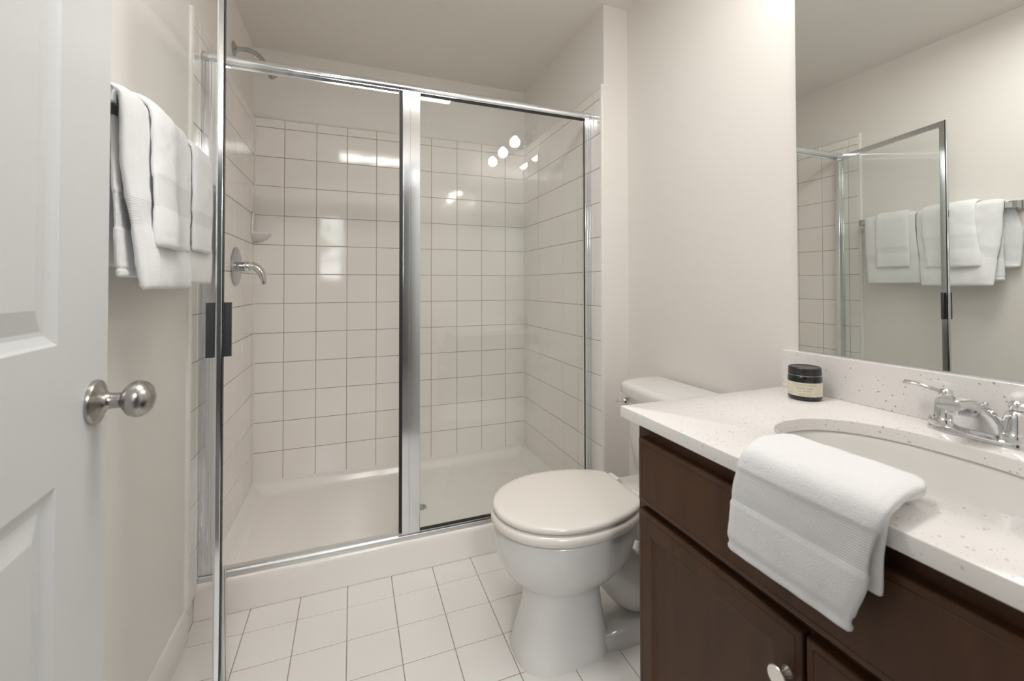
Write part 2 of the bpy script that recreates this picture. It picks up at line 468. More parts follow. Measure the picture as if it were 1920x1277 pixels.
for s in (1, -1):
    bm = bmesh.new()
    lathe(bm, [(0.0005, 0), (0.0330, 0), (0.0335, 0.003), (0.032, 0.006), (0.024, 0.0085), (0.016, 0.013), (0.0125, 0.017), (0.0115, 0.021), (0.0115, 0.031), (0.0135, 0.034),
               (0.019, 0.037), (0.0245, 0.042), (0.0275, 0.049), (0.0275, 0.055), (0.0245, 0.062), (0.018, 0.068), (0.009, 0.0715), (0.0005, 0.0725)], 48, 'x')
    k = obj('door_knob', bm, M['nickel'], door, smooth=40)
    p = dpl(ka, kz, 0 if s > 0 else -0.035)
    k.location = p; k.rotation_euler = (0, 0, math.atan2(dn_.y * s, dn_.x * s))
bm = bmesh.new(); q0 = [dpl(DW + 0.0003, z, h) for z, h in ((kz - .03, -.005), (kz + .03, -.005), (kz + .03, -.030), (kz - .03, -.030))]
q1 = [p + dd * 0.0015 for p in q0]; loft(bm, [q0, q1]); obj('latch_plate', bm, M['nickel'], door)

bm = bmesh.new()
for x, sx_ in ((XL, 1), (XR, -1)):
    loft(bm, [[(x + sx_ * 0.0002, YB - 0.0045, z), (x + sx_ * 0.0045, YB - 0.0002, z), (x, YB, z)] for z in (0.0925, 1.9915)])
for x, sx_ in ((XL, 1), (XR, -1)):
    loft(bm, [[(x + sx_ * 0.0045, y, 0.0915), (x + sx_ * 0.0002, y, 0.0965), (x - sx_ * 0.004, y, 0.0915)] for y in (1.86, YB - 0.0005)])
loft(bm, [[(x, YB - 0.0045, 0.0915), (x, YB - 0.0002, 0.0965), (x, YB + 0.004, 0.0915)] for x in (XL, XR)])
struct('trim_4', bm, M['trim'], smooth=0)

# ------------------------------------------------------------------ shower pan
pan_t = thing('shower_pan', 'white acrylic shower pan with raised front curb under the glass', 'shower pan', (0.27, 2.2, 0))
bm = bmesh.new()
ox, oy = 0.27, 2.2
nx, ny = 96, 60
xs = [XL + 0.003 + (XR - XL - 0.006) * i / nx for i in range(nx + 1)]
ys = [1.778, 1.778, 1.7785, 1.781, 1.786, 1.793, 1.80, 1.838, 1.846, 1.852, 1.857] + [1.862 + (2.650 - 1.862) * i / ny for i in range(ny + 1)]
zs = [0.001, 0.098, 0.106, 0.1135, 0.1185, 0.1208, 0.1213, 0.1213, 0.119, 0.112, 0.100] + [None] * (ny + 1)
gx, gy = 0.315, 2.21


def sstep(a, b_, x):
    t = min(max((x - a) / (b_ - a), 0), 1); return t * t * (3 - 2 * t)


vg = []
for y, z in zip(ys, zs):
    row = []
    for i, x in enumerate(xs):
        if z is None:
            dw = min(x - XL, XR - x, YB - y); df = y - 1.857
            zz = 0.028 + 0.018 * min(1, math.hypot(x - gx, y - gy) / 0.7)
            w1 = 1 - sstep(0.012, 0.060, dw); zz = zz + (0.0915 - zz) * w1
            w2 = 1 - sstep(0.0, 0.040, df); zz = max(zz, zz + (0.098 - zz) * w2)
        else: zz = z
        if z is not None and i in (0, nx): x = XWL + 0.001 if i == 0 else XRS - 0.001
        row.append(bm.verts.new((x - ox, y - oy, zz)))
    vg.append(row)
for a, c in zip(vg, vg[1:]):
    for i in range(nx): bm.faces.new((a[i], a[i + 1], c[i + 1], c[i]))
obj('basin', bm, M['acrylic'], pan_t, smooth=60)
bm = bmesh.new(); lathe(bm, [(0.0005, 0.032), (0.018, 0.0325), (0.026, 0.033), (0.027, 0.030), (0.027, 0.026)], 40, o=(gx - ox, gy - oy, 0), cap=False)
dr = obj('drain', bm, M['alu_dark'], pan_t)
bm = bmesh.new()
for k in range(12):
    a = k * math.pi / 6; lathe(bm, [(0.0004, 0.0332), (0.0022, 0.0334)], 10, o=(gx - ox + 0.014 * math.cos(a), gy - oy + 0.014 * math.sin(a), 0), cap=False)
obj('drain_holes', bm, M['gasket'], dr)

# ------------------------------------------------------------------ shower enclosure
en = thing('shower_enclosure', 'polished aluminium framed glass shower enclosure with open hinged door', 'shower enclosure', (0.27, 1.795, 0.1213))
ex, ey, ez = 0.27, 1.795, 0.1213


def E_(*a):  # a box given in room coordinates
    return B(a[0] - ex, a[1] - ex, a[2] - ey, a[3] - ey, a[4] - ez, a[5] - ez)


def extrude_x(prof, x0, x1):
    bm = bmesh.new(); loft(bm, [[(x - ex, y - ey, z - ez) for y, z in prof] for x in (x0, x1)]); return bm


zt = 1.8770
hp = [(1.8125, zt), (1.8125, 1.8995), (1.809, 1.9045), (1.803, 1.9070), (1.795, 1.9078), (1.786, 1.9065), (1.780, 1.9025), (1.7775, 1.896), (1.7775, 1.8835), (1.7795, 1.880), (1.7830, 1.8785), (1.7830, zt)]
obj('header', extrude_x(hp, XL + .001, XR - .001), M['alu'], en, smooth=30)
obj('header_lip', extrude_x([(1.796, 1.865), (1.8015, 1.865), (1.8015, zt), (1.796, zt)], -0.431, 0.166), M['alu'], en, bevel=0.001)
tp = [(1.7865, 0.1213), (1.7865, 0.133), (1.7885, 0.1365), (1.797, 0.1375), (1.7985, 0.1445), (1.8165, 0.1455), (1.8175, 0.1440), (1.8175, 0.1213)]
obj('bottom_track', extrude_x(tp, XL + .001, XR - .001), M['alu_satin'], en, smooth=30)


def jamb(x0, x1, sgn):
    # ribbed channel: three flutes on the face
    bm = bmesh.new()
    n = 5; ptsf = []
    for i in range(n):
        a = x0 + (x1 - x0) * i / n; c = x0 + (x1 - x0) * (i + 1) / n
        d = 0.0022 if i % 2 else 0.0
        ptsf += [(a, 1.7855 + d), (c, 1.7855 + d)]
    ring = ptsf + [(x1, 1.812), (x0, 1.812)]
    loft(bm, [[(x - ex, y - ey, z - ez) for x, y in ring] for z in (0.1455, zt)])
    return obj('wall_jamb', bm, M['alu'], en, smooth=30, bevel=0.0006, seg=1)


jamb(XL + 0.0005, -0.431, 1)
jamb(0.992, XR - 0.0005, -1)
# centre post: two extrusions and a dark magnetic strip
ring = [(0.184, 1.783), (0.206, 1.783), (0.2068, 1.7845), (0.2096, 1.7845), (0.2104, 1.783), (0.2475, 1.783), (0.249, 1.7845), (0.249, 1.811), (0.184, 1.811)]
bm = bmesh.new(); loft(bm, [[(x - ex, y - ey, z - ez) for x, y in ring] for z in (0.1455, zt)])
post = obj('center_post', bm, M['alu'], en, smooth=30)
obj('magnetic_strip', E_(0.1705, 0.1815, 1.788, 1.806, 0.150, zt - 0.004), M['gasket'], post)
obj('strike_fin', E_(0.1815, 0.184, 1.786, 1.808, 0.1455, zt), M['alu'], post)
pane = obj('fixed_pane', E_(0.249, 0.9915, 1.7935, 1.7985, 0.1455, zt), M['glass'], en)
bm = bmesh.new()
for a in ((0.2492, 0.9915, 1.7885, 1.8035, zt - 0.0055, zt - 0.0002), (0.2492, 0.9915, 1.7885, 1.8035, 0.1457, 0.1505), (0.9906, 0.9915, 1.7925, 1.7995, 0.1505, zt - 0.0055)):
    box(bm, a[0] - ex, a[1] - ex, a[2] - ey, a[3] - ey, a[4] - ez, a[5] - ez)
obj('glazing_gasket', bm, M['gasket'], pane)

# hinged door, open
hx, hy = -0.4200, 1.7870
fxe, fye = -0.2820, 1.1930
L = math.hypot(fxe - hx, fye - hy); ang = math.atan2(fye - hy, fxe - hx)
b0, b1 = 0.1560, 1.8830


def Dm(): return Matrix.Translation((hx - ex, hy - ey, -ez)) @ Matrix.Rotation(ang, 4, 'Z')


def dobj(name, bm, m, parent=None, **k):
    o = obj(name, bm, m, None, **k)
    if parent is None: o.parent = en; o.matrix_local = Dm()
    else: o.parent = parent
    return o


bm = bmesh.new()


def stile(bm, x0, x1, z0, z1, t=0.0075):
    ring = [(x0, -t), (x1 - 0.003, -t), (x1, -t + 0.003), (x1, t - 0.003), (x1 - 0.003, t), (x0, t)]
    loft(bm, [[(x, y, z) for x, y in ring] for z in (z0, z1)])


stile(bm, L - 0.030, L, b0, b1)            # free stile
box(bm, 0.0, 0.016, -0.007, 0.007, b0, b1)        # hinge stile
box(bm, 0.016, L - 0.030, -0.0075, 0.0075, b1 - 0.026, b1)
box(bm, 0.016, L - 0.030, -0.0075, 0.0075, b0, b0 + 0.026)
sd = dobj('hinged_door', bm, M['alu'], smooth=30, bevel=0.0008, seg=1)
dobj('door_pane', B(0.016, L - 0.030, -0.0025, 0.0025, b0 + 0.026, b1 - 0.026), M['glass'], sd)
dobj('door_gasket', B(L - 0.0045, L - 0.0006, 0.0078, 0.0096, b0, b1), M['gasket'], sd)
bm = bmesh.new(); box(bm, 0.004, L - 0.006, 0.0078, 0.0125, b0 - 0.012, b0 + 0.020); box(bm, 0.004, L - 0.006, 0.0125, 0.0185, b0 - 0.012, b0 - 0.004); box(bm, 0.004, L - 0.006, 0.0185, 0.0225, b0 - 0.012, b0 + 0.008)
dobj('drip_rail', bm, M['alu'], sd, bevel=0.0006, seg=1)
for s in (1, -1):
    bm = bmesh.new()
    y0 = 0.0077 if s > 0 else -0.0077
    a, c = sorted((y0, y0 + s * 0.017)); box(bm, L - 0.012, L - 0.0085, a, c, 0.948, 1.073)
    a, c = sorted((y0, y0 + s * 0.003)); box(bm, L - 0.030, L - 0.012, a, c, 0.948, 1.073)
    a, c = sorted((y0 + s * 0.014, y0 + s * 0.017)); box(bm, L - 0.020, L - 0.012, a, c, 0.948, 1.073)
    h_ = dobj('handle', bm, M['handle'], sd, bevel=0.0006, seg=1)

# ------------------------------------------------------------------ shower fittings
sh = thing('shower_fitting', 'chrome shower head on curved arm high on the tiled left wall', 'shower head', (XWL, 2.245, 2.143))
bm = bmesh.new(); lathe(bm, [(0.0005, 0), (0.031, 0), (0.031, 0.003), (0.026, 0.007), (0.015, 0.012), (0.011, 0.016)], 32, 'x'); obj('flange', bm, M['alu_dark'], sh, loc=(0.0005, 0, 0))
bm = bmesh.new(); tube(bm, [(0.012, 0, 0), (0.050, 0, 0.004), (0.085, 0, -0.006), (0.110, 0, -0.030), (0.125, 0, -0.052)], 0.0095, 16, 24); obj('arm', bm, M['alu_dark'], sh)
bm = bmesh.new(); lathe(bm, [(0.0005, 0), (0.010, 0), (0.013, 0.006), (0.012, 0.014), (0.016, 0.020), (0.0265, 0.045), (0.028, 0.056), (0.026, 0.060), (0.0005, 0.058)], 32, 'x')
o = obj('head', bm, M['alu_dark'], sh, loc=(0.120, 0, -0.046), rot=(0, R(48), 0))
bm = bmesh.new(); lathe(bm, [(0.0005, 0.0615), (0.022, 0.0612), (0.022, 0.0585)], 32, 'x', cap=False); obj('spray_face', bm, M['nickel'], o)

va_ = thing('shower_valve', 'round chrome shower valve plate with curved lever on tiled left wall', 'shower valve', (XL, 2.270, 1.195))
bm = bmesh.new(); lathe(bm, [(0.0005, 0), (0.084, 0), (0.085, 0.002), (0.083, 0.005), (0.070, 0.009), (0.040, 0.012), (0.026, 0.014), (0.024, 0.016)], 56, 'x'); obj('escutcheon', bm, M['alu_dark'], va_, loc=(0.0006, 0, 0))
bm = bmesh.new(); lathe(bm, [(0.020, 0.012), (0.020, 0.028), (0.024, 0.032), (0.024, 0.050), (0.018, 0.058), (0.0005, 0.060)], 32, 'x')
tube(bm, [(0.045, 0, 0.004), (0.075, -0.004, 0.000), (0.098, -0.008, -0.022), (0.107, -0.010, -0.052), (0.110, -0.010, -0.078)], [0.021, 0.023, 0.021, 0.016, 0.012], 16, 24, flat=0.8)
obj('lever', bm, M['chrome'], va_, smooth=50)

# ceramic corner soap dish
sdh = thing('soap_dish', 'white ceramic corner soap dish on tiles above the shower valve', 'soap dish', (XL, YB, 1.372))
bm = bmesh.new()


def quarter(r, z, n=20, r2=None):
    return [(0.001, -0.001, z)] + [(0.001 + r * math.sin(a), -0.001 - (r2 or r) * math.cos(a), z) for a in [math.pi / 2 * i / n for i in range(n + 1)]]


loft(bm, [quarter(0.035, -0.030), quarter(0.060, -0.016), quarter(0.076, 0.0), quarter(0.080, 0.008), quarter(0.078, 0.013), quarter(0.070, 0.0125), quarter(0.064, 0.006)])
obj('dish', bm, M['china'], sdh, smooth=60)
bm = bmesh.new()
pr = [(-0.080, 0.0), (-0.080, 0.045), (-0.074, 0.085), (-0.060, 0.112), (-0.040, 0.122), (-0.018, 0.118), (-0.006, 0.100), (-0.002, 0.05), (-0.002, 0.0)]
loft(bm, [[(0.0008, y, z) for y, z in pr], [(0.010, y * 0.97, z * 0.97) for y, z in pr]])
obj('backplate', bm, M['china'], sdh, bevel=0.003, seg=2)

# ------------------------------------------------------------------ toilet
yc = 1.264
to = thing('toilet', 'white two-piece toilet with closed lid beside the dark vanity', 'toilet', (0.70, yc, 0))


def T_(ring): return [(x - 0.70, y - yc, z) for x, y, z in ring]


bm = bmesh.new()
spec = [  # z, front x, back x, half width, exponent
    (0.000, 0.455, 0.760, 0.112, 2.9), (0.012, 0.455, 0.760, 0.111, 2.9), (0.06, 0.470, 0.745, 0.101, 2.9), (0.12, 0.487, 0.735, 0.094, 2.8), (0.17, 0.495, 0.730, 0.092, 2.6),
    (0.200, 0.492, 0.735, 0.096, 2.4), (0.215, 0.478, 0.760, 0.112, 2.2), (0.235, 0.452, 0.800, 0.136, 2.1), (0.26, 0.430, 0.830, 0.155, 2.05), (0.29, 0.413, 0.850, 0.170, 2.0), (0.33, 0.402, 0.860, 0.180, 2.0),
    (0.365, 0.399, 0.866, 0.184, 2.0), (0.385, 0.402, 0.868, 0.183, 2.0), (0.392, 0.408, 0.865, 0.177, 2.0)]
rings = []
for z, a, c, w, e in spec:
    xc = 0.62 if z > 0.21 else (a + c) / 2
    rings.append(T_(superring(xc, yc, z, xc - a, c - xc, w, e=e)))
loft(bm, rings)
# trapway and foot behind the pedestal
loft(bm, [T_(superring(0.86, yc, z, 0.2, l, w, e=3)) for z, l, w in ((0.0, 0.19, 0.105), (0.03, 0.19, 0.103), (0.042, 0.18, 0.094))])
tube(bm, [(0.02, 0, 0.26), (0.10, 0, 0.20), (0.17, 0, 0.12), (0.24, 0, 0.10), (0.28, 0, 0.20), (0.30, 0, 0.30), (0.31, 0, 0.37)], [0.075, 0.078, 0.080, 0.075, 0.07, 0.07, 0.075], 24, 30)
# deck that carries the tank
loft(bm, [T_(superring(0.93, yc, z, a, c, w, e=4)) for z, a, c, w in ((0.30, 0.10, 0.10, 0.09), (0.355, 0.13, 0.15, 0.125), (0.385, 0.14, 0.165, 0.135), (0.400, 0.14, 0.17, 0.135), (0.405, 0.135, 0.165, 0.13))])
obj('bowl', bm, M['china'], to, smooth=70)
bm = bmesh.new()


def egg(z, ins, cut=0.842, b=0.191, a=0.225):
    return T_(superring(0.62, yc, z, a - ins, 0.268 - ins, b - ins, e=2.05, cut=cut - ins, n=96))


loft(bm, [egg(0.3935, 0.010), egg(0.396, 0.003), egg(0.402, 0.0, b=0.194, a=0.229), egg(0.410, 0.0, b=0.1955, a=0.2305), egg(0.418, 0.0, b=0.195, a=0.230), egg(0.4235, 0.0, b=0.1915, a=0.2265), egg(0.4265, 0.006), egg(0.4275, 0.014)])
obj('seat', bm, M['seat'], to, smooth=50)
bm = bmesh.new()
loft(bm, [egg(0.4310, 0.012), egg(0.4322, 0.004), egg(0.4355, 0.001), egg(0.442, 0.0), egg(0.4475, 0.003), egg(0.450, 0.009), egg(0.4512, 0.025), egg(0.452, 0.07)])
obj('lid', bm, M['seat'], to, smooth=50)
for s in (1, -1):
    bm = bmesh.new(); lathe(bm, [(0.0005, -0.028), (0.0115, -0.028), (0.0125, -0.024), (0.0125, 0.024), (0.0115, 0.028), (0.0005, 0.028)], 20, 'y')
    box(bm, -0.012, 0.016, -0.024, 0.024, -0.030, -0.004)
    obj('seat_hinge', bm, M['seat'], to, loc=(0.852 - 0.70, s * 0.070, 0.4345), smooth=40)


def tank_ring(z, xf, hw, xb=1.141, bow=0.030, n=26, r=0.022):
    """D shaped plan: flat at the wall, bowed front"""
    pts = [(xb, -hw + 0.006), (xb, hw - 0.006), (xb - 0.006, hw)]
    for i in range(n + 1):
        t = 1 - 2 * i / n
        x = xf + bow * abs(t) ** 2.2 + (0.045 * max(0, (abs(t) - 0.86) / 0.14) ** 2.2)
        pts.append((x, hw * t * 1))
    pts.append((xb - 0.006, -hw))
    return [(x - 0.70, y, z) for x, y in pts]


bm = bmesh.new()
loft(bm, [tank_ring(0.4055, 0.985, 0.168), tank_ring(0.42, 0.974, 0.176), tank_ring(0.55, 0.960, 0.198), tank_ring(0.700, 0.952, 0.209)])
obj('tank', bm, M['china'], to, smooth=50)
bm = bmesh.new()
loft(bm, [tank_ring(0.7005, 0.944, 0.214), tank_ring(0.703, 0.938, 0.219), tank_ring(0.728, 0.936, 0.221), tank_ring(0.738, 0.940, 0.218), tank_ring(0.744, 0.950, 0.210), tank_ring(0.7465, 0.965, 0.197)])
obj('tank_lid', bm, M['china'], to, smooth=50)
bm = bmesh.new()
lathe(bm, [(0.0005, -0.024), (0.010, -0.024), (0.0135, -0.018), (0.0135, -0.003), (0.017, -0.001), (0.017, 0.004)], 24, 'x')
tube(bm, [(-0.016, 0, 0), (-0.017, 0.02, -0.003), (-0.016, 0.052, -0.012)], [0.008, 0.0065, 0.0075], 12, 10, flat=0.7)
obj('flush_lever', bm, M['chrome'], to, loc=(0.966 - 0.70, 0.150, 0.676), smooth=50)
for s in (1, -1):
    bm = bmesh.new(); lathe(bm, [(0.0005, 0.020), (0.008, 0.018), (0.012, 0.010), (0.013, 0)], 20)
    obj('bolt_cap', bm, M['china'], to, loc=(0.86 - 0.70, s * 0.080, 0.041))

# ------------------------------------------------------------------ vanity
VY0, VY1 = YF + 0.004, 0.875
vt = thing('vanity_cabinet', 'dark brown stained vanity cabinet with a false drawer front and two panel doors', 'cabinet', (0.88, 0.51, 0))
vx, vy = 0.88, 0.51


def V_(*a): return B(a[0] - vx, a[1] - vx, a[2] - vy, a[3] - vy, a[4], a[5])


FX = 0.628
bm = bmesh.new()
for a in [(FX, XW - .002, VY1 - 0.016, VY1, 0.0, 0.797), (FX, XW - .002, VY0, VY0 + 0.016, 0, 0.797),
          (FX, FX + 0.018, VY0 + 0.016, VY1 - 0.016, 0.757, 0.797), (FX, FX + 0.018, VY0 + 0.016, VY1 - 0.016, 0.585, 0.64), (FX, FX + 0.018, VY0 + 0.016, VY1 - 0.016, 0.10, 0.14),
          (FX, FX + 0.018, VY1 - 0.050, VY1 - 0.016, 0.14, 0.585), (FX, FX + 0.018, VY0 + 0.016, VY0 + 0.05, 0.14, 0.585), (FX, FX + 0.018, 0.42, 0.49, 0.14, 0.585),
          (FX + 0.018, XW - .004, VY0 + 0.016, VY1 - 0.016, 0.10, 0.115), (XW - .012, XW - .003, VY0 + .016, VY1 - .016, 0.115, 0.72),
          (FX + 0.06, FX + 0.072, VY0 + 0.016, VY1 - 0.016, 0.0, 0.10)]:
    box(bm, a[0] - vx, a[1] - vx, a[2] - vy, a[3] - vy, a[4], a[5])
obj('carcass', bm, M['wood'], vt, smooth=30)


def front_panel(name, y0, y1, z0, z1, prof, parent=vt):
    bm = bmesh.new()
    def pl(a, z, h): return (FX - 0.0008 - h - vx, a - vy, z)
    panel_rings(bm, y0, y1, z0, z1, prof, pl)
    bm.faces.new([bm.verts.new(pl(*q, 0)) for q in ((y0, z0), (y0, z1), (y1, z1), (y1, z0))])
    return obj(name, bm, M['wood'], parent, smooth=25)


edge = [(0, 0), (0, 0.0155), (0.0012, 0.0178), (0.003, 0.0186)]
front_panel('drawer_front', VY0 + 0.02, 0.852, 0.622, 0.764, edge + [(0.0105, 0.0186), (0.0115, 0.0176), (0.0125, 0.0186), (0.02, 0.0186)])
dprof = edge + [(0.0100, 0.0186), (0.0108, 0.0174), (0.0118, 0.0186), (0.0445, 0.0186), (0.0465, 0.0168), (0.056, 0.0128), (0.060, 0.0120)]
d1 = front_panel('cabinet_door', 0.4580, 0.852, 0.125, 0.604, dprof)
d2 = front_panel('cabinet_door', VY0 + 0.02, 0.4520, 0.125, 0.604, dprof)
for d_, ky in ((d1, 0.481), (d2, 0.426)):
    bm = bmesh.new()
    lathe(bm, [(0.0005, 0), (0.0085, 0), (0.008, 0.003), (0.0055, 0.007), (0.005, 0.016), (0.008, 0.0195), (0.0145, 0.0215), (0.0150, 0.0235), (0.0142, 0.0250), (0.0005, 0.0252)], 36, 'x')
    for v in bm.verts: v.co.x = -v.co.x
    k = obj('cabinet_knob', bm, M['knobface'], d_, loc=(FX - 0.0196 - vx, ky - vy, 0.532), smooth=35)

# countertop with an oval cut-out
ct = thing('countertop', 'white speckled quartz countertop with backsplash on the dark vanity', 'countertop', (0.88, 0.52, 0.7976))
cx0, cx1, cy0, cy1, cz0, cz1 = 0.598, XW - 0.001, YF + 0.001, 0.908, 0.7976, 0.8226
scx, scy, sa, sb = 0.873, 0.462, 0.150, 0.214


def sup(t, a, b_, e=2.25):
    c, s = math.cos(t), math.sin(t)
    return scx + a * math.copysign(abs(c) ** (2 / e), c), scy + b_ * math.copysign(abs(s) ** (2 / e), s)


bm = bmesh.new()
angs = sorted([2 * math.pi * i / 144 for i in range(144)] + [math.atan2(y - scy, x - scx) % (2 * math.pi) for x in (cx0, cx1) for y in (cy0, cy1)])


def outp(x, y):
    dx, dy = x - scx, y - scy; t = 1e9
    for lim, d in (((cx1 - scx), dx), ((cx0 - scx), dx)):
        if d * lim > 0: t = min(t, lim / d)
    for lim, d in (((cy1 - scy), dy), ((cy0 - scy), dy)):
        if d * lim > 0: t = min(t, lim / d)
    return scx + dx * t, scy + dy * t


inn, out = [], []
for a in angs:
    x, y = scx + math.cos(a), scy + math.sin(a)
    out.append(outp(x, y))
    # inner point along same ray on the superellipse
    lo, hi = 0.0, 1.0
    for _ in range(40):
        m_ = (lo + hi) / 2
        if abs(m_ * math.cos(a) / sa) ** 2.25 + abs(m_ * math.sin(a) / sb) ** 2.25 < 1: lo = m_
        else: hi = m_
    inn.append((scx + lo * math.cos(a), scy + lo * math.sin(a)))
ox_, oy_, oz_ = 0.88, 0.52, 0.7976


def R_(pts, z, gx=0.0): return [(x - ox_ + (gx if False else 0), y - oy_, z - oz_) for x, y in pts]


def shrink(pts, s): return [(scx + (x - scx) * s, scy + (y - scy) * s) for x, y in pts]


rings = [R_(shrink(inn, 1.012), cz1), R_(shrink(inn, 1.003), cz1 - 0.0008), R_(inn, cz1 - 0.0035), R_(inn, cz0), R_(out, cz0), R_(out, cz1 - 0.0025), R_([(max(x, cx0 + 0.0007), min(y, cy1 - 0.0007)) for x, y in out], cz1 - 0.0007), R_([(max(x, cx0 + 0.0028), min(y, cy1 - 0.0028)) for x, y in out], cz1), R_(shrink(inn, 1.012), cz1)]
loft(bm, rings, cap0=False, cap1=False)
obj('slab', bm, M['quartz'], ct, smooth=50)
obj('backsplash', B(XW - 0.021 - ox_, XW - 0.0008 - ox_, cy0 - oy_, cy1 - oy_, cz1 - oz_, 0.9273 - oz_), M['quartz'], ct, bevel=0.0016)

sk = thing('sink_basin', 'white oval undermount sink basin set below the speckled countertop', 'sink', (scx, scy, 0.66))
bm = bmesh.new(); rings = []
for k, (s, z) in enumerate([(1.13, 0.7968), (1.045, 0.7966), (1.02, 0.793), (1.0, 0.785), (0.975, 0.765), (0.93, 0.735), (0.85, 0.703), (0.72, 0.678), (0.52, 0.663), (0.30, 0.657), (0.14, 0.655)]):
    rings.append([((x - scx) * s, (y - scy) * s, z - 0.66) for x, y in [sup(2 * math.pi * i / 72, sa, sb, 2.15) for i in range(72)]])
loft(bm, rings, cap0=False, cap1=True)
obj('basin', bm, M['china'], sk, smooth=60)
bm = bmesh.new(); lathe(bm, [(0.0005, -0.0025), (0.018, -0.002), (0.022, 0.0005), (0.0225, -0.004)], 32, cap=False); obj('drain', bm, M['chrome'], sk)

# ------------------------------------------------------------------ faucet
fa = thing('faucet', 'chrome centerset faucet with two lever handles behind the oval sink', 'faucet', (1.098, 0.465, 0.8228))
bm = bmesh.new(); rings = []
for z, g in ((0, 0), (0.006, 0), (0.011, -0.002), (0.0125, -0.006)):
    pts = []
    for i in range(48):
        t = 2 * math.pi * i / 48; c, s = math.cos(t), math.sin(t)
        pts.append(((0.0285 + g) * math.copysign(abs(c) ** 0.8, c), (0.079 + g) * math.copysign(abs(s) ** 0.7, s), z))
    rings.append(pts)
loft(bm, rings); obj('base_plate', bm, M['chrome'], fa, smooth=50)
# arched spout, wide at the deck and narrow at the nose
bm = bmesh.new()
path = [(0.002, 0.0125), (-0.008, 0.030), (-0.024, 0.050), (-0.048, 0.066), (-0.074, 0.073), (-0.098, 0.072)]
wid = [0.044, 0.038, 0.031, 0.0255, 0.0220, 0.0200]; thk = [0.024, 0.0200, 0.0160, 0.0130, 0.0115, 0.0105]
q = spline([(a[0], a[1], w, t) for a, w, t in zip(path, wid, thk)], 28)
rings = []
for i, p in enumerate(q):
    a_, c_ = q[max(i - 1, 0)], q[min(i + 1, len(q) - 1)]
    d = Vector((c_[0] - a_[0], 0, c_[1] - a_[1])).normalized()
    if i == 0: d = Vector((0, 0, 1))
    nrm = Vector((d.z, 0, -d.x))    # outer side (up/back)
    ring = []
    for k in range(32):
        t = 2 * math.pi * k / 32; c, s = math.cos(t), math.sin(t)
        c2 = math.copysign(abs(c) ** 0.55, c); s2 = math.copysign(abs(s) ** 0.6, s)
        h = c2 * p[3] if c > 0 else c2 * p[3] * 0.9
        pt = Vector((p[0], 0, p[1])) + nrm * h
        ring.append((pt.x, s2 * p[2], pt.z))
    rings.append(ring)
end = rings[-1]
rings.append([(x - 0.004, y * 0.94, z * 0.97 + 0.0015) for x, y, z in end])
loft(bm, rings); obj('spout', bm, M['chrome'], fa, smooth=45)
bm = bmesh.new(); lathe(bm, [(0.0095, 0), (0.0095, -0.010), (0.0085, -0.012), (0.0005, -0.011)], 24); obj('aerator', bm, M['chrome'], fa, loc=(-0.088, 0, 0.066))
bm = bmesh.new(); lathe(bm, [(0.0025, -0.012), (0.0025, 0.030), (0.005, 0.032), (0.005, 0.040), (0.0005, 0.042)], 16); obj('lift_rod', bm, M['chrome'], fa, loc=(0.022, 0, 0.024))
for s in (1, -1):
    bm = bmesh.new()
    lathe(bm, [(0.0270, 0.010), (0.0275, 0.020), (0.0262, 0.0235), (0.0210, 0.0245), (0.0190, 0.030), (0.0185, 0.048), (0.0170, 0.056), (0.0130, 0.0620), (0.0075, 0.0645), (0.0075, 0.068)], 40)
    lathe(bm, [(0.0005, 0.066), (0.0110, 0.0665), (0.0118, 0.070), (0.0112, 0.0765), (0.0080, 0.080), (0.0005, 0.0812)], 32)
    h = obj('handle', bm, M['chrome'], fa, loc=(0.002, s * 0.051, 0), smooth=45)
    bm = bmesh.new()
    tube(bm, [(0, 0.0, 0.0725), (0, s * 0.022, 0.0745), (0.001, s * 0.045, 0.0795), (0.001, s * 0.066, 0.0800), (0.001, s * 0.073, 0.0795)], [0.0100, 0.0078, 0.0072, 0.0092, 0.005], 14, 20, flat=0.62)
    obj('lever', bm, M['chrome'], h, smooth=60)

# ------------------------------------------------------------------ candle jar
cj = thing('candle_jar', 'black glass candle jar with cream paper label and black lid on the countertop', 'candle', (1.070, 0.790, 0.8228), R(0))
bm = bmesh.new()
lathe(bm, [(0.0005, 0.0), (0.034, 0.0), (0.0365, 0.0015), (0.0378, 0.005), (0.0380, 0.010), (0.0380, 0.054), (0.0375, 0.0580), (0.0362, 0.0600), (0.0355, 0.0605), (0.0355, 0.062), (0.0005, 0.062)], 64)
obj('jar', bm, M['jar'], cj, smooth=50)
bm = bmesh.new()
lathe(bm, [(0.0005, 0.0628), (0.0362, 0.0628), (0.0368, 0.0635), (0.0368, 0.0665), (0.0364, 0.0670), (0.0364, 0.0775), (0.0355, 0.0800), (0.0335, 0.0812), (0.0325, 0.0806), (0.0005, 0.0804)], 64)
obj('lid', bm, M['jarlid'], cj, smooth=40)
bm = bmesh.new(); lathe(bm, [(0.0357, 0.0608), (0.0376, 0.0612), (0.0376, 0.0620), (0.0357, 0.0626)], 64, cap=False); obj('lid_seal', bm, M['alu'], cj)
LR = 0.0383
lab_mid = math.atan2(-0.790, -1.070)          # towards the room
bm = bmesh.new(); half = R(88); n = 48; z0_, z1_ = 0.0115, 0.0450
ra = []
for i in range(n + 1):
    a = lab_mid - half + 2 * half * i / n
    ra.append(a)
v0 = [bm.verts.new((LR * math.cos(a), LR * math.sin(a), z0_)) for a in ra]; v1 = [bm.verts.new((LR * math.cos(a), LR * math.sin(a), z1_)) for a in ra]
w0 = [bm.verts.new(((LR - .0002) * math.cos(a), (LR - .0002) * math.sin(a), z0_)) for a in ra]; w1 = [bm.verts.new(((LR - .0002) * math.cos(a), (LR - .0002) * math.sin(a), z1_)) for a in ra]
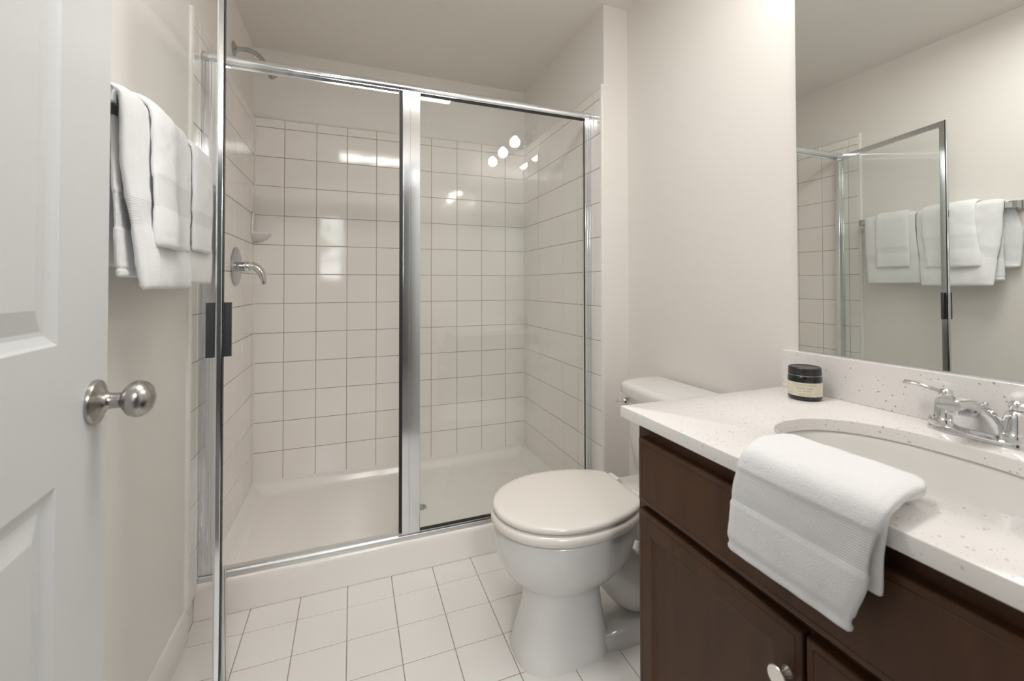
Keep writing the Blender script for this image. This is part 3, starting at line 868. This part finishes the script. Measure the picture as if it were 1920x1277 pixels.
for i in range(n):
    bm.faces.new((v0[i], v0[i + 1], v1[i + 1], v1[i])); bm.faces.new((w0[i], w1[i], w1[i + 1], w0[i + 1]))
    bm.faces.new((v1[i], v1[i + 1], w1[i + 1], w1[i])); bm.faces.new((v0[i], w0[i], w0[i + 1], v0[i + 1]))
bm.faces.new((v0[0], v1[0], w1[0], w0[0])); bm.faces.new((v0[n], w0[n], w1[n], v1[n]))
lab = obj('label', bm, M['label'], cj, smooth=60)


def wrap_text(lines):
    bm = bmesh.new()
    for txt, size, zc, sx in lines:
        cu = bpy.data.curves.new('t', 'FONT'); cu.body = txt; cu.size = size; cu.align_x = 'CENTER'; cu.resolution_u = 2; cu.space_character = 1.25
        t = bpy.data.objects.new('t', cu); COL.objects.link(t)
        bpy.context.view_layer.update()
        me = bpy.data.meshes.new_from_object(t)
        b2 = bmesh.new(); b2.from_mesh(me); bmesh.ops.triangulate(b2, faces=b2.faces)
        for v in b2.verts:
            a = lab_mid + (v.co.x * sx) / LR
            rr = LR + 0.00012
            v.co = Vector((rr * math.cos(a), rr * math.sin(a), zc + v.co.y))
        tmp = bpy.data.meshes.new('tmp'); b2.to_mesh(tmp); b2.free(); bm.from_mesh(tmp)
        bpy.data.objects.remove(t); bpy.data.curves.remove(cu)
    # rule above the last line
    pts = []
    for i in range(41):
        a = lab_mid - R(80) + R(160) * i / 40
        pts.append(((LR + .00012) * math.cos(a), (LR + .00012) * math.sin(a)))
    for p, q_ in zip(pts, pts[1:]):
        bm.faces.new([bm.verts.new((*p, 0.0182)), bm.verts.new((*q_, 0.0182)), bm.verts.new((*q_, 0.0185)), bm.verts.new((*p, 0.0185))])
    return bm


obj('label_print', wrap_text([('SCENTED CANDLE WITH NATURAL SOY', 0.0027, 0.0400, 0.9), ('WAX AND ESSENTIAL OILS 100% SOY', 0.0027, 0.0368, 0.9), ('SUGAR LILIES', 0.0056, 0.0295, 0.86), ('ALL IN ONE', 0.0046, 0.0235, 0.90), ('7.5 OZ  212 G', 0.0040, 0.0138, 0.9)]), M['ink'], lab, smooth=0)

# ------------------------------------------------------------------ mirror
mi = thing('wall_mirror', 'large frameless rectangular mirror above the backsplash', 'mirror', (XW, 0.51, 0.93))
mbm = bmesh.new(); box(mbm, -0.0060, -0.0003, 0.166 - 0.51, 0.868 - 0.51, 0.0, 1.06)
for f in mbm.faces:
    f.material_index = 0 if f.calc_center_median().x < -0.0059 else 1
mo = obj('mirror_glass', mbm, [M['mirror'], M['mirror_edge']], mi, smooth=0)
bm = bmesh.new(); box(bm, -0.0085, -0.0064, 0.166 - 0.51, 0.868 - 0.51, -0.0022, 0.0008); box(bm, -0.0064, -0.0004, 0.166 - 0.51, 0.868 - 0.51, -0.0022, -0.0004)
obj('bottom_channel', bm, M['alu'], mi)

# ------------------------------------------------------------------ vanity light (above the frame, seen as reflections)
vl = thing('vanity_light', 'three-lamp chrome vanity light on the wall above the mirror', 'light fixture', (XW, 0.520, 2.150))
obj('backplate', B(-0.022, -0.001, -0.32, 0.32, -0.055, 0.055), M['chrome'], vl, bevel=0.006)
for k, dy in enumerate((-0.255, 0.0, 0.255)):
    bm = bmesh.new(); tube(bm, [(-0.02, dy, 0), (-0.095, dy, 0.008), (-0.130, dy, 0.0), (-0.135, dy, -0.012)], 0.008, 12, 12); lathe(bm, [(0.0005, 0), (0.024, -0.002), (0.026, -0.02), (0.024, -0.022)], 24, o=(-0.135, dy, -0.008)); a_ = obj('lamp_arm', bm, M['chrome'], vl)
    bm = bmesh.new(); lathe(bm, [(0.026, -0.024), (0.042, -0.040), (0.056, -0.075), (0.060, -0.110), (0.0585, -0.110), (0.0545, -0.075), (0.0405, -0.041), (0.0245, -0.025)], 32, o=(-0.135, dy, 0), cap=False)
    obj('lamp_shade', bm, M['clear'], vl, smooth=60)
    bm = bmesh.new(); bmesh.ops.create_uvsphere(bm, u_segments=24, v_segments=16, radius=0.036)
    obj('bulb', bm, M['bulb'], vl, loc=(-0.135, dy, -0.066))

cb = thing('ceiling_light', 'rectangular flush white ceiling lamp over the bathroom floor', 'ceiling light', (0.24, 0.83, ZC))
obj('rim', B(-0.375, 0.375, -0.165, 0.165, -0.020, -0.0005), M['trim'], cb, bevel=0.004)
obj('diffuser', B(-0.36, 0.36, -0.15, 0.15, -0.044, -0.0205), M['diffuser'], cb, bevel=0.008)
cl = thing('ceiling_light', 'round flush white ceiling fixture added for the fill light in the bedroom behind the camera', 'ceiling light', (0.1, -1.3, ZC))  # made-up fixture that houses the bedroom fill light
bm = bmesh.new(); lathe(bm, [(0.26, -0.0005), (0.265, -0.012), (0.255, -0.03)], 48, cap=False); obj('rim', bm, M['chrome'], cl)
bm = bmesh.new(); lathe(bm, [(0.0005, -0.045), (0.12, -0.043), (0.22, -0.037), (0.255, -0.026)], 48, cap=False); obj('diffuser', bm, M['diffuser'], cl)


# ------------------------------------------------------------------ towels
def sheet(bm, path, ymin, ymax, thick, N=90, K=44, wave=None, mi=0, ends=0.6, band=None, side_pts=7, nz=0.0018, seed=0.0, widthf=None):
    """thick soft cloth: path = (x, z) control points, width along y. ymin/ymax functions of s in 0..1."""
    q = spline(path, N)
    rings = []
    ln = [0]
    for a, c in zip(q, q[1:]): ln.append(ln[-1] + math.hypot(c[0] - a[0], c[1] - a[1]))
    tot = ln[-1]
    h0 = thick / 2
    mats = []
    for i, p in enumerate(q):
        a_, c_ = q[max(i - 1, 0)], q[min(i + 1, len(q) - 1)]
        d = Vector((c_[0] - a_[0], 0, c_[1] - a_[1])).normalized()
        nrm = Vector((d.z, 0, -d.x))
        s = ln[i] / tot
        de = min(ln[i], tot - ln[i])
        h = h0
        if de < h0: h = max(h0 * math.sqrt(max(0, 1 - (1 - de / h0) ** 2)), h0 * 0.25)
        inb = band and band[0] <= s <= band[1]
        if inb: h -= 0.0022
        if band:
            for hem in band[2:]:
                if abs(s - hem) < 0.010: h -= 0.0024
        y0, y1 = ymin(s), ymax(s)
        prof = []
        for k in range(K + 1): prof.append((k / K, 1.0))
        for k in range(1, side_pts): t = math.pi * k / side_pts; prof.append((1 + math.sin(t) * h / max(y1 - y0, .01), math.cos(t)))
        for k in range(K + 1): prof.append((1 - k / K, -1.0))
        for k in range(1, side_pts): t = math.pi * k / side_pts; prof.append((-math.sin(t) * h / max(y1 - y0, .01), -math.cos(t)))
        ring = []
        for u, c in prof:
            y = y0 + (y1 - y0) * u
            e = min(1, min(u, 1 - u) * (y1 - y0) / (h * 1.5) * 0.5 + 0.72) if 0 <= u <= 1 else 0.72
            off = h * c * e
            pt = Vector((p[0], 0, p[1]))
            w = wave(u, s) if wave else 0
            nn = noise.noise(Vector((y * 30 + seed, s * tot * 30, 3.1 * c))) * nz + noise.noise(Vector((y * 130, s * tot * 130, 9 + c * 2 + seed))) * nz * 0.35
            pt = pt + nrm * (off + w + (nn * (1 if c > 0 else -1)))
            ring.append((pt.x, y + noise.noise(Vector((s * tot * 22, seed, u * 2))) * 0.002, pt.z))
        rings.append(ring); mats.append(1 if inb else 0)
    vs = [[bm.verts.new(p) for p in r] for r in rings]
    n = len(vs[0])
    for r in range(len(vs) - 1):
        for i in range(n):
            j = (i + 1) % n
            bm.faces.new((vs[r][i], vs[r][j], vs[r + 1][j], vs[r + 1][i])).material_index = mats[r]
    bm.faces.new(list(reversed(vs[0]))); bm.faces.new(vs[-1])


def lin(a, c): return lambda s: a + (c - a) * s


def kf(*pts):
    """piecewise smooth function through (s, value)"""
    def f(s):
        for (a, va), (c, vc) in zip(pts, pts[1:]):
            if s <= c:
                t = (s - a) / (c - a); t = t * t * (3 - 2 * t); return va + (vc - va) * t
        return pts[-1][1]
    return f


BX, BZ = -0.430, 1.466
TM = [M['terry'], M['terry_band']]


def hang(front_z, back_z, off, fl):
    """path over the bar from the front hem up and down behind; off = distance of the cloth centre from the bar centre"""
    r = off
    xf, xb = BX + r, BX - r
    return [(xf + fl, front_z), (xf + fl * 0.6, front_z + 0.10), (xf + 0.001, (front_z + BZ) / 2 + .05), (xf, BZ - 0.04), (xf - 0.001, BZ), (BX + r * 0.72, BZ + r * 0.70), (BX, BZ + r), (BX - r * 0.72, BZ + r * 0.70), (xb, BZ), (xb, BZ - 0.05), (xb - 0.0005, (BZ + back_z) / 2), (xb, back_z)]


def mk_towel(name, label, sheets, group=None, cat='towel'):
    bm = bmesh.new()
    for k in sheets: sheet(bm, **k)
    o = obj(name, bm, TM, None, smooth=None)
    return setp(o, label, cat, group)


# bath towel near the shower (far one)
mk_towel('bath_towel', 'white bath towel on the wall bar, nearer the shower', [
    dict(path=hang(1.118, 1.150, 0.0205, 0.002), ymin=kf((0, 1.364), (0.4, 1.397), (1, 1.39)), ymax=kf((0, 1.612), (0.4, 1.622), (1, 1.61)), thick=0.017, seed=3, band=(0.135, 0.20, 0.02),
         wave=lambda u, s: 0.0015 * math.sin(u * 7 + 1) * (1 - s))])
# bath towel near the entry door
mk_towel('bath_towel', 'white bath towel on the wall bar, nearer the entry door', [
    dict(path=hang(1.104, 1.150, 0.0230, 0.024), ymin=kf((0, 1.088), (0.40, 1.066), (0.5, 1.062), (1, 1.09)), ymax=kf((0, 1.347), (0.4, 1.374), (1, 1.37)), thick=0.019, seed=8, band=(0.155, 0.235, 0.018),
         wave=lambda u, s: (0.006 * math.exp(-((u - .12) / .10) ** 2) + 0.0035 * math.sin(u * 9)) * (1 - s)),
    # folded flap behind, hanging out at the near end
    dict(path=[(BX - 0.018, 1.192), (BX - 0.030, 1.200), (BX - 0.035, 1.235), (BX - 0.032, 1.35), (BX - 0.025, 1.43), (BX - 0.015, 1.474), (BX + 0.004, 1.487)], ymin=kf((0, 1.030), (0.5, 1.022), (1, 1.050)), ymax=lin(1.16, 1.14), thick=0.020, seed=5),
    dict(path=[(BX + 0.020, 1.128), (BX + 0.014, 1.22), (BX + 0.008, 1.33), (BX + 0.002, 1.44)], ymin=kf((0, 1.060), (0.6, 1.066), (1, 1.075)), ymax=lin(1.30, 1.30), thick=0.012, seed=41, band=(0.30, 0.52, 0.05))])
# hand towels laid over the bath towels
mk_towel('hand_towel', 'white hand towel layered over the bath towel nearer the shower', [
    dict(path=hang(1.204, 1.30, 0.0360, 0.002), ymin=lin(1.412, 1.43), ymax=lin(1.560, 1.565), thick=0.0125, seed=13, band=(0.12, 0.20, 0.03), wave=lambda u, s: 0.001 * math.sin(u * 6) * (1 - s))])
mk_towel('hand_towel', 'white hand towel layered over the bath towel nearer the entry door', [
    dict(path=hang(1.192, 1.30, 0.0405, 0.014), ymin=kf((0, 1.122), (0.4, 1.150), (1, 1.15)), ymax=kf((0, 1.325), (0.4, 1.345), (1, 1.34)), thick=0.0155, seed=17, band=(0.15, 0.26, 0.03),
         wave=lambda u, s: (0.007 * math.sin(u * 5.2 + 0.4)) * (1 - s) ** 1.5)])

# towel bar
tb = thing('towel_bar', 'chrome square towel bar with wall posts on the left wall', 'towel bar', (XWL, 1.33, BZ))
obj('bar', B(BX - XWL - 0.0085, BX - XWL + 0.0085, 1.040 - 1.33, 1.655 - 1.33, -0.009, 0.009), M['alu'], tb, bevel=0.0012)
for y in (1.027, 1.655):
    bm = bmesh.new()
    panel_rings(bm, -0.024, 0.024, -0.024, 0.024, [(0, 0), (0, 0.007), (0.003, 0.010), (0.010, 0.014), (0.0125, 0.030), (0.0125, 0.070), (0.012, 0.072)], lambda a, z, h: (h + 0.0005, a, z))
    obj('mount_post', bm, M['alu'], tb, loc=(0, y - 1.33 + (0.013 if y < 1.2 else -0.013), 0), smooth=25)
    bm = bmesh.new(); panel_rings(bm, -0.016, 0.016, -0.016, 0.016, [(0, 0), (0, 0.026), (0.002, 0.028)], lambda a, z, h: (a + BX - XWL, h - 0.014, z))
    bm.faces.new([bm.verts.new((a + BX - XWL, -0.014, z)) for a, z in ((-.016, -.016), (-.016, .016), (.016, .016), (.016, -.016))])
    obj('end_cap', bm, M['alu_dark'], tb, loc=(0, y - 1.33 + (0.0 if y < 1.2 else 0), 0), smooth=25)

# hand towel over the countertop edge
cz = 0.8232
path_o = [(0.5750, 0.680), (0.5735, 0.72), (0.5735, 0.76), (0.5735, 0.795), (0.5760, 0.826), (0.5860, 0.8445), (0.610, 0.8520), (0.650, 0.8530), (0.688, 0.8520), (0.7075, 0.8465), (0.7095, 0.8360), (0.700, 0.8305), (0.66, 0.8300), (0.620, 0.8300), (0.600, 0.8290)]
path_i = [(0.5880, 0.738), (0.5875, 0.78), (0.5890, 0.815), (0.5985, 0.8345), (0.620, 0.8400), (0.66, 0.8405), (0.694, 0.8400)]
bm = bmesh.new()
sheet(bm, path_o, kf((0, 0.372), (0.22, 0.350), (0.40, 0.336), (0.6, 0.345), (0.72, 0.362), (1, 0.37)), kf((0, 0.553), (0.22, 0.545), (0.40, 0.530), (0.55, 0.545), (1, 0.545)), 0.0130, N=110, seed=21, band=(0.205, 0.335, 0.035), nz=0.0012)
sheet(bm, path_i, kf((0, 0.344), (0.5, 0.340), (1, 0.36)), kf((0, 0.54), (1, 0.545)), 0.0100, N=60, seed=29, nz=0.001)
o = obj('hand_towel', bm, TM, None, smooth=None)
setp(o, 'white folded hand towel draped over the countertop edge by the sink', 'towel')
